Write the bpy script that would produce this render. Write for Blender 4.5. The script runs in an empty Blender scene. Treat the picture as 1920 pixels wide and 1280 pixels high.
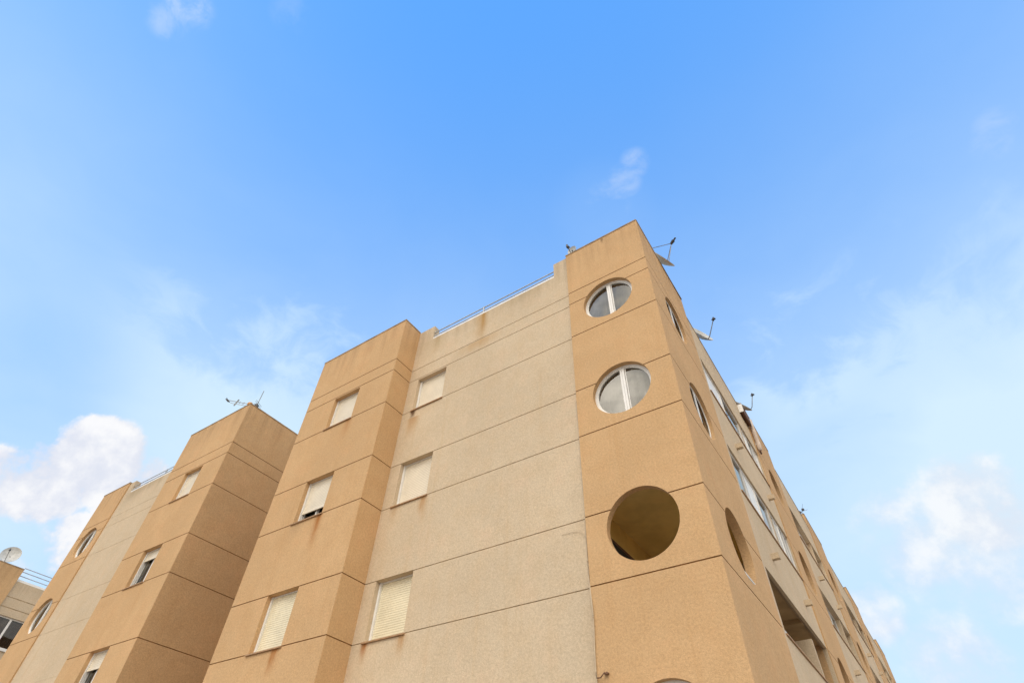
import bpy, bmesh, math, random
from mathutils import Vector, Matrix
from mathutils.geometry import tessellate_polygon
random.seed(7)
PI = math.pi
scene = bpy.context.scene
COL = scene.collection

# ------------------------------------------------------------------ levels (metres above the ground)
TOP, ZA, ZB = 14.41, 12.742, 12.307          # roof edge and the two joints above the top windows
HEADS = [12.26, 9.43, 6.53, 3.63]
SILLS = [11.123, 8.245, 5.339, 2.44]
GROOVES = [ZA, ZB, 11.123, 9.43, 8.245, 6.53, 5.339, 3.63, 2.44]
CIRC_Z = [11.95, 9.09, 6.17, 3.30]
CIRC_R = 0.63

# ------------------------------------------------------------------ materials
def nt(name):
    m = bpy.data.materials.new(name); m.use_nodes = True
    t = m.node_tree; t.nodes.clear()
    out = t.nodes.new('ShaderNodeOutputMaterial')
    return m, t, out

def node(t, kind, **kw):
    n = t.nodes.new(kind)
    for k, v in kw.items():
        if k == 'inp':
            for i, val in v.items():
                if hasattr(val, 'is_linked') and hasattr(val, 'node'):
                    t.links.new(val, n.inputs[i])
                else:
                    n.inputs[i].default_value = val
        else:
            setattr(n, k, v)
    return n

def mth(t, op, a, b=None, c=None, clamp=False):
    n = t.nodes.new('ShaderNodeMath'); n.operation = op; n.use_clamp = clamp
    for i, v in enumerate((a, b, c)):
        if v is None: continue
        if hasattr(v, 'node'): t.links.new(v, n.inputs[i])
        else: n.inputs[i].default_value = v
    return n.outputs[0]

def maprange(t, v, a, b, c=0.0, d=1.0, smooth=True):
    n = t.nodes.new('ShaderNodeMapRange'); n.interpolation_type = 'SMOOTHSTEP' if smooth else 'LINEAR'
    t.links.new(v, n.inputs[0])
    for i, x in enumerate((a, b, c, d)): n.inputs[i + 1].default_value = x
    return n.outputs[0]

def mixc(t, f, a, b, mode='MIX'):
    n = t.nodes.new('ShaderNodeMix'); n.data_type = 'RGBA'; n.blend_type = mode
    if hasattr(f, 'node'): t.links.new(f, n.inputs[0])
    else: n.inputs[0].default_value = f
    for i, v in ((6, a), (7, b)):
        if hasattr(v, 'node'): t.links.new(v, n.inputs[i])
        else: n.inputs[i].default_value = (*v[:3], 1)
    return n.outputs[2]

def stucco(name, base, streak, stains=(), grime=0.35, grain=0.16, rust=(0.30, 0.13, 0.04), washes=()):
    """rough-cast render: speckled grain, soft blotches, rain streaks, rust runs below sills, grime under the coping"""
    m, t, out = nt(name)
    geo = node(t, 'ShaderNodeNewGeometry'); P = geo.outputs['Position']
    sep = node(t, 'ShaderNodeSeparateXYZ', inp={0: P})
    X, Y, Zc = sep.outputs
    fine = node(t, 'ShaderNodeTexNoise', inp={'Vector': P, 'Scale': 26.0, 'Detail': 3.0, 'Roughness': 0.75})
    vfine = node(t, 'ShaderNodeTexNoise', inp={'Vector': P, 'Scale': 95.0, 'Detail': 1.0})
    blot = node(t, 'ShaderNodeTexNoise', inp={'Vector': P, 'Scale': 0.55, 'Detail': 5.0, 'Roughness': 0.62})
    blot2 = node(t, 'ShaderNodeTexNoise', inp={'Vector': P, 'Scale': 2.6, 'Detail': 3.0, 'Roughness': 0.6})
    mp = node(t, 'ShaderNodeMapping', inp={'Vector': P}); mp.inputs['Scale'].default_value = (2.6, 2.6, 0.13)
    stre = node(t, 'ShaderNodeTexNoise', inp={'Vector': mp.outputs[0], 'Scale': 1.6, 'Detail': 5.0, 'Roughness': 0.65})
    c = mixc(t, maprange(t, blot.outputs[0], 0.30, 0.70), [v * 0.93 for v in base], [v * 1.06 for v in base])
    c = mixc(t, maprange(t, blot2.outputs[0], 0.35, 0.72, 0.0, 0.35), c, streak)
    c = mixc(t, maprange(t, stre.outputs[0], 0.52, 0.74, 0.0, 0.45), c, streak)
    hue = node(t, 'ShaderNodeTexNoise', inp={'Vector': P, 'Scale': 1.1, 'Detail': 4.0, 'Roughness': 0.7})
    c = mixc(t, maprange(t, hue.outputs[0], 0.50, 0.72, 0.0, 0.30), c, (base[0] * 1.05, base[1] * 0.93, base[2] * 0.90))
    c = mixc(t, maprange(t, hue.outputs[0], 0.48, 0.28, 0.0, 0.25), c, (base[0] * 1.07, base[1] * 1.08, base[2] * 1.10))
    # grime below the roof edge, running down in uneven tongues
    top = maprange(t, Zc, 12.9, 14.3)
    gm = mth(t, 'MULTIPLY', top, maprange(t, stre.outputs[0], 0.38, 0.66, 0.1, 1.0))
    c = mixc(t, mth(t, 'MULTIPLY', gm, grime), c, (streak[0] * 0.60, streak[1] * 0.62, streak[2] * 0.68))
    # speckle of the aggregate
    g1 = maprange(t, fine.outputs[0], 0.30, 0.72, 1.0 - grain, 1.0 + grain * 0.75, False)
    g2 = maprange(t, vfine.outputs[0], 0.25, 0.75, 1.0 - grain * 0.7, 1.0 + grain * 0.6, False)
    g = mth(t, 'MULTIPLY', g1, g2)
    c = mixc(t, 1.0, c, node(t, 'ShaderNodeCombineColor', inp={0: g, 1: g, 2: g}).outputs[0], 'MULTIPLY')
    pits = node(t, 'ShaderNodeTexNoise', inp={'Vector': P, 'Scale': 9.0, 'Detail': 6.0, 'Roughness': 0.7})
    c = mixc(t, maprange(t, pits.outputs[0], 0.68, 0.78, 0.0, 0.35), c, [v * 0.55 for v in base])
    wob = node(t, 'ShaderNodeTexNoise', inp={'Vector': P, 'Scale': 3.2, 'Detail': 3.0})
    tex = maprange(t, stre.outputs[0], 0.30, 0.62, 0.35, 1.0)
    for (sx, sz, ln, w, a, col) in stains:
        xs = mth(t, 'ADD', X, mth(t, 'MULTIPLY', mth(t, 'SUBTRACT', wob.outputs[0], 0.5), 0.16))
        dx = mth(t, 'DIVIDE', mth(t, 'SUBTRACT', xs, sx), w)
        gx = mth(t, 'POWER', 2.718, mth(t, 'MULTIPLY', mth(t, 'MULTIPLY', dx, dx), -1.0))
        fz = mth(t, 'MULTIPLY', maprange(t, Zc, sz - ln, sz), mth(t, 'LESS_THAN', Zc, sz + 0.01))
        front = mth(t, 'LESS_THAN', Y, 0.4)
        f = mth(t, 'MULTIPLY', mth(t, 'MULTIPLY', gx, fz), mth(t, 'MULTIPLY', tex, front))
        c = mixc(t, mth(t, 'MULTIPLY', f, min(a * 1.55, 1.5), clamp=True), c, col)
    h = mth(t, 'ADD', fine.outputs[0], mth(t, 'MULTIPLY', vfine.outputs[0], 0.6))
    b = node(t, 'ShaderNodeBump', inp={'Height': h, 'Strength': 0.45, 'Distance': 0.012})
    bs = node(t, 'ShaderNodeBsdfPrincipled', inp={'Base Color': c, 'Roughness': 0.92, 'Normal': b.outputs[0]})
    bs.inputs['Specular IOR Level'].default_value = 0.15
    t.links.new(bs.outputs[0], out.inputs[0])
    return m

def plain(name, col, rough=0.5, metal=0.0, var=0.12, scale=6.0, spec=0.5, bump=0.0):
    m, t, out = nt(name)
    geo = node(t, 'ShaderNodeNewGeometry')
    n = node(t, 'ShaderNodeTexNoise', inp={'Vector': geo.outputs['Position'], 'Scale': scale, 'Detail': 4.0, 'Roughness': 0.65})
    c = mixc(t, maprange(t, n.outputs[0], 0.32, 0.70), [v * (1 - var) for v in col], [v * (1 + var * .6) for v in col])
    bs = node(t, 'ShaderNodeBsdfPrincipled', inp={'Base Color': c, 'Roughness': rough, 'Metallic': metal})
    bs.inputs['Specular IOR Level'].default_value = spec
    if bump:
        b = node(t, 'ShaderNodeBump', inp={'Height': n.outputs[0], 'Strength': bump, 'Distance': 0.01})
        t.links.new(b.outputs[0], bs.inputs['Normal'])
    t.links.new(bs.outputs[0], out.inputs[0])
    return m

def glass_mat(name, ior=1.9, tint=(0.75, 0.78, 0.78)):
    m, t, out = nt(name)
    fr = node(t, 'ShaderNodeFresnel', inp={'IOR': ior})
    geo = node(t, 'ShaderNodeNewGeometry')
    n = node(t, 'ShaderNodeTexNoise', inp={'Vector': geo.outputs['Position'], 'Scale': 1.1, 'Detail': 1.0})
    b = node(t, 'ShaderNodeBump', inp={'Height': n.outputs[0], 'Strength': 0.08, 'Distance': 0.05})
    gl = node(t, 'ShaderNodeBsdfGlossy', inp={'Color': (0.95, 0.97, 0.97, 1), 'Roughness': 0.02, 'Normal': b.outputs[0]})
    tr = node(t, 'ShaderNodeBsdfTransparent', inp={'Color': (*tint, 1)})
    mx = node(t, 'ShaderNodeMixShader', inp={0: fr.outputs[0], 1: tr.outputs[0], 2: gl.outputs[0]})
    t.links.new(mx.outputs[0], out.inputs[0])
    return m

TAN, TANS = (0.575, 0.380, 0.204), (0.525, 0.322, 0.156)
CRM, CRMS = (0.582, 0.474, 0.338), (0.545, 0.412, 0.262)
RUST, DUST = (0.36, 0.15, 0.045), (0.20, 0.135, 0.085)
tan_stains = [(-8.80, 8.23, 1.05, 0.10, 0.75, RUST), (-9.55, 8.23, 0.5, 0.16, 0.3, DUST), (-8.88, 5.32, 0.62, 0.09, 0.95, RUST),
              (-8.80, 11.10, 0.8, 0.12, 0.4, RUST), (-1.01, 14.37, 0.26, 0.035, 1.2, (0.12, 0.07, 0.04)),
              (-9.0, 11.0, 1.6, 0.30, 0.25, TANS), (-16.3, 8.2, 1.3, 0.3, 0.2, TANS)]
crm_stains = [(-7.03, 11.10, 0.35, 0.07, 0.95, (0.16, 0.10, 0.06)), (-6.98, 10.85, 0.85, 0.17, 0.5, (0.42, 0.24, 0.10)),
              (-6.10, 8.22, 0.75, 0.10, 0.8, (0.42, 0.23, 0.09)), (-7.0, 8.22, 0.5, 0.10, 0.45, (0.42, 0.24, 0.10)),
              (-7.08, 5.32, 0.40, 0.08, 0.65, RUST), (-6.12, 5.32, 0.5, 0.12, 0.6, (0.42, 0.23, 0.09)),
              (-4.95, 13.80, 1.55, 0.17, 0.85, (0.40, 0.24, 0.09)), (-4.97, 12.70, 0.5, 0.55, 0.5, (0.46, 0.29, 0.14)),
              (-3.4, 13.82, 0.6, 0.8, 0.30, (0.36, 0.28, 0.16)), (-6.6, 13.8, 0.9, 0.35, 0.35, (0.40, 0.29, 0.15)),
              (-22.9, 13.8, 0.7, 0.5, 0.5, (0.33, 0.25, 0.15)), (-21.6, 13.8, 0.5, 0.8, 0.4, (0.33, 0.25, 0.15))]
M = {}
M['tan'] = stucco('tan_stucco', TAN, TANS, tan_stains)
M['cream'] = stucco('cream_stucco', CRM, CRMS, crm_stains, grime=0.5, grain=0.13)
M['joint'] = plain('brown_joint', (0.345, 0.18, 0.07), 0.95, var=0.25, spec=0.1)
M['joint_cream'] = plain('dull_joint', (0.47, 0.35, 0.22), 0.95, var=0.25, spec=0.1)
M['coping'] = plain('coping_stone', (0.36, 0.26, 0.17), 0.9, var=0.35, scale=3.0, spec=0.2, bump=0.3)
M['sill'] = plain('sill_stone', (0.40, 0.25, 0.14), 0.7, var=0.2, scale=9, spec=0.3)
M['white'] = plain('white_aluminium', (0.78, 0.77, 0.74), 0.35, var=0.06)
M['shutter'] = plain('ivory_shutter', (0.74, 0.67, 0.54), 0.45, var=0.06, scale=3.0)
M['shutter_old'] = plain('yellowed_shutter', (0.73, 0.66, 0.48), 0.5, var=0.10, scale=2.5)
M['rail'] = plain('grey_rail', (0.50, 0.52, 0.54), 0.4, var=0.15, metal=0.3)
M['steel'] = plain('weathered_steel', (0.22, 0.23, 0.24), 0.45, metal=0.6, var=0.3)
M['dark'] = plain('dark_bracket', (0.06, 0.06, 0.065), 0.5, var=0.2)
M['dish'] = plain('dish_enamel', (0.46, 0.47, 0.46), 0.5, var=0.15, scale=5)
M['dish_warm'] = plain('dish_enamel_aged', (0.55, 0.48, 0.36), 0.55, var=0.2, scale=5)
M['orange'] = plain('orange_plastic', (0.65, 0.28, 0.05), 0.5)
M['inside'] = plain('terrace_paint', (0.76, 0.55, 0.19), 0.9, var=0.12, scale=1.5, spec=0.1)
M['soffit'] = plain('terrace_soffit', (0.83, 0.66, 0.29), 0.9, var=0.15, scale=1.2, spec=0.1)
M['dim'] = plain('room_dark', (0.05, 0.045, 0.04), 0.9, spec=0.1)
M['curtain'] = plain('net_curtain', (0.56, 0.54, 0.48), 0.95, var=0.12, scale=4, spec=0.05)
M['glass'] = glass_mat('window_glass', 2.5, (0.85, 0.87, 0.86))
M['glass_dim'] = glass_mat('side_glass', 1.6, (0.6, 0.63, 0.63))
def tinted(name):
    m, t, out = nt(name)
    gl = node(t, 'ShaderNodeBsdfGlossy', inp={'Color': (0.9, 0.9, 0.9, 1), 'Roughness': 0.05})
    tr = node(t, 'ShaderNodeBsdfTransparent', inp={'Color': (0.45, 0.45, 0.43, 1)})
    mx = node(t, 'ShaderNodeMixShader', inp={0: 0.07, 1: tr.outputs[0], 2: gl.outputs[0]})
    t.links.new(mx.outputs[0], out.inputs[0]); return m
M['glass_tint'] = tinted('tinted_glass')
M['cable'] = plain('painted_cable', (0.52, 0.42, 0.29), 0.6)
M['cable_brown'] = plain('brown_wire', (0.16, 0.08, 0.04), 0.6)
M['canvas'] = plain('awning_canvas', (0.62, 0.52, 0.44), 0.85, var=0.15)
M['timber'] = plain('brown_timber', (0.13, 0.06, 0.03), 0.75, var=0.3)
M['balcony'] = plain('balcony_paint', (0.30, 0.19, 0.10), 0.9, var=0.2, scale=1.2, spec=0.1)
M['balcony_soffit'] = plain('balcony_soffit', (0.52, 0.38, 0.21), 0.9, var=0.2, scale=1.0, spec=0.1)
M['tile'] = plain('terrace_tile', (0.82, 0.69, 0.50), 0.6, var=0.1)
M['deck'] = plain('roof_deck', (0.34, 0.25, 0.18), 0.9, var=0.2)

# ------------------------------------------------------------------ mesh building
class Fr:
    """a facade's own frame: u along the wall, n outward, z up"""
    def __init__(s, o, u, n): s.o, s.u, s.n = Vector(o), Vector(u), Vector(n)
    def __call__(s, u, n, z): return s.o + s.u * u + s.n * n + Vector((0, 0, z))

class MB:
    def __init__(s): s.v, s.f, s.m, s.mats, s.smooth = [], [], [], [], []
    def mi(s, mat):
        if mat not in s.mats: s.mats.append(mat)
        return s.mats.index(mat)
    def poly(s, pts, mat, smooth=False):
        b = len(s.v); s.v += [tuple(p) for p in pts]
        s.f.append(tuple(range(b, b + len(pts)))); s.m.append(s.mi(mat)); s.smooth.append(smooth)
    def box(s, fr, u0, u1, n0, n1, z0, z1, mat, skip=''):
        P = lambda u, n, z: fr(u, n, z)
        F = {'f': [(u0, n1, z0), (u1, n1, z0), (u1, n1, z1), (u0, n1, z1)], 'b': [(u1, n0, z0), (u0, n0, z0), (u0, n0, z1), (u1, n0, z1)],
             'l': [(u0, n0, z0), (u0, n1, z0), (u0, n1, z1), (u0, n0, z1)], 'r': [(u1, n1, z0), (u1, n0, z0), (u1, n0, z1), (u1, n1, z1)],
             't': [(u0, n1, z1), (u1, n1, z1), (u1, n0, z1), (u0, n0, z1)], 'd': [(u0, n0, z0), (u1, n0, z0), (u1, n1, z0), (u0, n1, z0)]}
        for k, q in F.items():
            if k not in skip: s.poly([P(*a) for a in q], mat)
    def tube(s, pts, r, mat, seg=8, cap=True):
        pts = [Vector(p) for p in pts]; rings = []
        rr = r if isinstance(r, (list, tuple)) else [r] * len(pts)
        for i, p in enumerate(pts):
            d = (pts[min(i + 1, len(pts) - 1)] - pts[max(i - 1, 0)]).normalized()
            a = d.cross(Vector((0, 0, 1)))
            if a.length < 1e-3: a = d.cross(Vector((1, 0, 0)))
            a.normalize(); b = d.cross(a)
            rings.append([p + (a * math.cos(2 * PI * k / seg) + b * math.sin(2 * PI * k / seg)) * rr[i] for k in range(seg)])
        for i in range(len(rings) - 1):
            for k in range(seg):
                k2 = (k + 1) % seg
                s.poly([rings[i][k], rings[i + 1][k], rings[i + 1][k2], rings[i][k2]], mat, True)
        if cap:
            s.poly(rings[0], mat); s.poly(rings[-1][::-1], mat)
    def ring(s, fr, cu, cz, ro, ri, n0, n1, mat, seg=64):
        for k in range(seg):
            a, b = 2 * PI * k / seg, 2 * PI * (k + 1) / seg
            q = lambda r, an, n: fr(cu + r * math.cos(an), n, cz + r * math.sin(an))
            s.poly([q(ri, a, n1), q(ro, a, n1), q(ro, b, n1), q(ri, b, n1)], mat)
            s.poly([q(ri, a, n1), q(ri, b, n1), q(ri, b, n0), q(ri, a, n0)], mat, True)
    def sheet(s, fr, outer, holes, grooves, mat, jmat, depth=0.015, gw=0.021, n=0.0, reveal=0.13, rmat=None, rim=None, rimdepth=0.22):
        """a wall face with openings, real recessed joints and reveals"""
        loops = [outer] + holes
        flat = [p for l in loops for p in l]
        tris = tessellate_polygon([[Vector((p[0], p[1], 0)) for p in l] for l in loops])
        bm = bmesh.new(); vs = [bm.verts.new((p[0], p[1], 0)) for p in flat]
        for tr in tris:
            a, b, c = [vs[i] for i in tr]
            ar = (b.co - a.co).cross(c.co - a.co).z
            if abs(ar) < 1e-9: continue
            try: bm.faces.new((a, b, c) if ar > 0 else (a, c, b))
            except ValueError: pass
        cuts = []
        for g in grooves: cuts += [g - gw / 2, g + gw / 2]
        for z in cuts:
            bmesh.ops.bisect_plane(bm, geom=bm.verts[:] + bm.edges[:] + bm.faces[:], plane_co=(0, z, 0), plane_no=(0, 1, 0), dist=1e-6)
        for f in bm.faces:
            cz = sum(v.co.y for v in f.verts) / len(f.verts)
            gz = next((g for g in grooves if abs(cz - g) < gw / 2), None)
            pts = [(v.co.x, v.co.y) for v in f.verts]
            if gz is None:
                s.poly([fr(u, n, z) for u, z in pts], mat)
            else:
                s.poly([fr(u, n - depth, z) for u, z in pts], jmat)
                for i in range(len(pts)):
                    (u0, z0), (u1, z1) = pts[i], pts[(i + 1) % len(pts)]
                    if abs(z0 - z1) < 1e-6 and min(abs(z0 - c) for c in cuts) < 1e-5:
                        s.poly([fr(u1, n, z1), fr(u0, n, z0), fr(u0, n - depth, z0), fr(u1, n - depth, z1)], jmat)
        bm.free()
        for h in holes:
            if sum(h[i][0] * h[(i + 1) % len(h)][1] - h[(i + 1) % len(h)][0] * h[i][1] for i in range(len(h))) < 0: h = h[::-1]
            rd = reveal(h) if callable(reveal) else reveal
            for i in range(len(h)):
                a, b = h[i], h[(i + 1) % len(h)]
                s.poly([fr(a[0], n, a[1]), fr(a[0], n - rd, a[1]), fr(b[0], n - rd, b[1]), fr(b[0], n, b[1])], rmat or mat, len(h) > 8)
        if rim:
            for i in range(len(outer)):
                a, b = outer[i], outer[(i + 1) % len(outer)]
                if rim(a, b):
                    s.poly([fr(b[0], n, b[1]), fr(b[0], n - rimdepth, b[1]), fr(a[0], n - rimdepth, a[1]), fr(a[0], n, a[1])], mat)
    def build(s, name, parent=None, **props):
        me = bpy.data.meshes.new(name)
        me.from_pydata(s.v, [], s.f)
        for m in s.mats: me.materials.append(m)
        me.polygons.foreach_set('material_index', s.m)
        me.polygons.foreach_set('use_smooth', s.smooth)
        me.validate(); me.update()
        o = bpy.data.objects.new(name, me); COL.objects.link(o)
        if parent is not None: o.parent = parent
        for k, v in props.items(): o[k] = v
        return o

def rect(u0, u1, z0, z1): return [(u0, z0), (u1, z0), (u1, z1), (u0, z1)]
def circle(cu, cz, r, n=64): return [(cu + r * math.cos(2 * PI * k / n), cz + r * math.sin(2 * PI * k / n)) for k in range(n)]

def thing(name, label, cat, group=None):
    o = bpy.data.objects.new(name, None); COL.objects.link(o)
    o['label'] = label; o['category'] = cat
    if group: o['group'] = group
    o.empty_display_size = 0.3
    return o

# ------------------------------------------------------------------ building parts
def shutter_window(par, fr, u0, u1, z0, z1, cover=1.0, old=False, n=0.0, depth=0.13):
    """recessed window: sill, side guides and frame, roller shutter let down by `cover`, panes where it is not"""
    w = MB(); d = n - depth
    w.box(fr, u0, u0 + 0.045, d - 0.05, d + 0.025, z0, z1, M['white'])
    w.box(fr, u1 - 0.045, u1, d - 0.05, d + 0.025, z0, z1, M['white'])
    w.box(fr, u0 + 0.045, u1 - 0.045, d - 0.05, d + 0.005, z1 - 0.03, z1, M['white'])
    w.box(fr, u0 + 0.045, u1 - 0.045, d - 0.05, d + 0.02, z0, z0 + 0.035, M['white'])
    win = w.build('window', par)
    s = MB(); s.box(fr, u0 - 0.05, u1 + 0.03, d - 0.04, n + 0.036, z0 - 0.030, z0 - 0.002, M['sill']); s.build('sill', win)
    zb = z1 - 0.03 - (z1 - z0 - 0.065) * cover
    s = MB(); mat = M['shutter_old' if old else 'shutter']
    pitch = 0.047; z = z1 - 0.032
    prof = [(0.0, 0.0), (0.0015, 0.005), (0.0046, 0.014), (0.0056, 0.024), (0.0046, 0.034), (0.0015, 0.043), (0.0, pitch)]
    ua, ub = u0 + 0.046, u1 - 0.046
    while z - pitch > zb - 0.001:
        for (na, za), (nb, zb2) in zip(prof[:-1], prof[1:]):
            s.poly([fr(ua, d - 0.02 + nb, z - zb2), fr(ub, d - 0.02 + nb, z - zb2), fr(ub, d - 0.02 + na, z - za), fr(ua, d - 0.02 + na, z - za)], mat, True)
        z -= pitch
    s.box(fr, ua, ub, d - 0.03, d - 0.004, max(z - 0.05, z0 + 0.036), z, mat)
    s.build('shutter', win)
    if cover < 0.97:
        f = MB(); mid = (u0 + u1) / 2; a, b = d - 0.10, d - 0.065
        zt = z + 0.05
        for (p, q, k) in ((u0 + 0.01, mid + 0.02, 0.0), (mid - 0.02, u1 - 0.01, -0.037)):
            f.box(fr, p, p + 0.05, a + k, b + k, z0 + 0.04, zt, M['white']); f.box(fr, q - 0.05, q, a + k, b + k, z0 + 0.04, zt, M['white'])
            f.box(fr, p + 0.05, q - 0.05, a + k, b + k, z0 + 0.04, z0 + 0.09, M['white'])
        f.build('window_frame', win)
        g = MB()
        for (p, q, k) in ((u0 + 0.06, mid - 0.03, 0.0), (mid + 0.03, u1 - 0.06, -0.037)):
            g.poly([fr(p, a + 0.015 + k, z0 + 0.09), fr(q, a + 0.015 + k, z0 + 0.09), fr(q, a + 0.015 + k, zt), fr(p, a + 0.015 + k, zt)], M['glass_dim'])
        g.build('pane', win)
        r = MB(); r.box(fr, u0 + 0.003, u1 - 0.003, d - 0.9, d - 0.17, z0 + 0.003, z1 - 0.003, M['dim'], skip='f'); r.build('room_interior', win)
        c = MB(); N = 26; hw = (u1 - u0) * 0.28
        for side in (0, 1):
            ca = u0 + 0.05 if side == 0 else u1 - 0.05 - hw * 0.55
            wd = hw if side == 0 else hw * 0.55
            for i in range(N):
                x0, x1 = ca + wd * i / N, ca + wd * (i + 1) / N
                y0, y1 = [d - 0.24 + 0.03 * math.sin(j * 1.45) for j in (i, i + 1)]
                c.poly([fr(x0, y0, z0 + 0.02), fr(x1, y1, z0 + 0.02), fr(x1, y1, z1), fr(x0, y0, z1)], M['curtain'], True)
        c.build('curtain', win)
    return win

def round_window(par, fr, cu, cz, n=0.0, depth=0.13, curtain=True, dim=False, mull=0.0):
    d = n - depth; R = CIRC_R
    w = MB()
    if dim:
        w.ring(fr, cu, cz, R, R - 0.032, d - 0.012, d + 0.004, M['white'])
        w.ring(fr, cu, cz, R - 0.032, R - 0.055, d - 0.016, d - 0.004, M['white'])
    else:
        w.ring(fr, cu, cz, R, R - 0.035, d - 0.06, d + 0.025, M['white'])
        w.ring(fr, cu, cz, R - 0.035, R - 0.062, d - 0.06, d + 0.005, M['white'])
    win = w.build('round_window', par)
    f = MB(); h = R - 0.06; m = cu + mull
    nb, nf = (d - 0.016, d + 0.002) if dim else (d - 0.045, d + 0.012)
    f.box(fr, m - 0.048, m - 0.003, nb, nf, cz - h, cz + h, M['white'])
    f.box(fr, m + 0.003, m + 0.048, nb, nf + 0.004, cz - h, cz + h, M['white'])
    if not dim: f.box(fr, m + 0.058, m + 0.078, d - 0.045, d - 0.004, cz - h, cz + h, M['white'])
    f.build('mullion', win)
    for sgn in ((-1,) if dim else (-1, 1)):          # the far sash of a dim side window stands open
        g = MB(); r = R - 0.055; pts = []
        for k in range(33):
            a = PI / 2 + sgn * (-PI) * k / 32
            pts.append((max(cu + r * math.cos(a), m + 0.05) if sgn > 0 else min(cu + r * math.cos(a), m - 0.05), cz + r * math.sin(a)))
        P = [fr(u, d - (0.010 if dim else 0.02), z) for u, z in (pts if sgn < 0 else pts[::-1])]
        g.poly(P, M['glass_tint' if dim else 'glass']); g.build('pane', win)
    if curtain:
        c = MB(); N = 60; r = R + 0.05
        for i in range(N):
            x0, x1 = cu - r + 2 * r * i / N, cu - r + 2 * r * (i + 1) / N
            o = [0.010 * math.sin(j * 0.9) + 0.012 * math.sin(j * 0.37 + 1) for j in (i, i + 1)]
            c.poly([fr(x0, d - 0.17 + o[0], cz - r), fr(x1, d - 0.17 + o[1], cz - r), fr(x1, d - 0.17 + o[1], cz + r), fr(x0, d - 0.17 + o[0], cz + r)], M['curtain'], True)
        c.build('curtain', win)
    else:
        c = MB(); c.box(fr, cu - R - .02, cu + R + .02, d - 1.0, d - 0.07, cz - R - .02, cz + R + .02, M['dim'], skip='f'); c.build('room_interior', win)
    return win

def bar_rail(par, fr, u0, u1, n, zs, posts, zpost, r=0.018, foot=None):
    m = MB()
    for z in zs: m.tube([fr(u0, n, z), fr(u1, n, z)], r, M['rail'])
    o = m.build('roof_railing', par)
    if posts:
        for u in posts:
            p = MB(); p.box(fr, u - 0.02, u + 0.02, n - 0.02, n + 0.02, zpost, max(zs) + 0.03, M['rail']); p.build('post', o)
    if foot:
        p = MB(); p.box(fr, u0, u1, n - 0.04, n + 0.03, foot[0], foot[1], M['white']); p.build('base_rail', o)
    return o

def cap(mb, fr, u0, u1, n0, n1, z, mat, t=0.05, over=0.012):
    mb.box(fr, u0, u1, n0, n1 + over, z, z + t, mat)

# frames of the walls
FRONT = Fr((0, 0, 0), (1, 0, 0), (0, -1, 0))
K = 0.008
RIGHT = Fr((0, 0, 0), (-K, 1, 0), (1, 0, 0))
def east(x): return Fr((x, 0, 0), (0, 1, 0), (1, 0, 0))          # a wall that faces +x
def west(x): return Fr((x, 0, 0), (0, -1, 0), (-1, 0, 0))
BAY = 0.62                                                        # how far the window bays stand proud
CN = -0.05                                                        # cream walls sit this far back

WIN_C = [(-7.07, -6.05, 0), (-7.07, -6.05, 1), (-7.09, -6.07, 2), (-7.09, -6.07, 3)]

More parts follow.
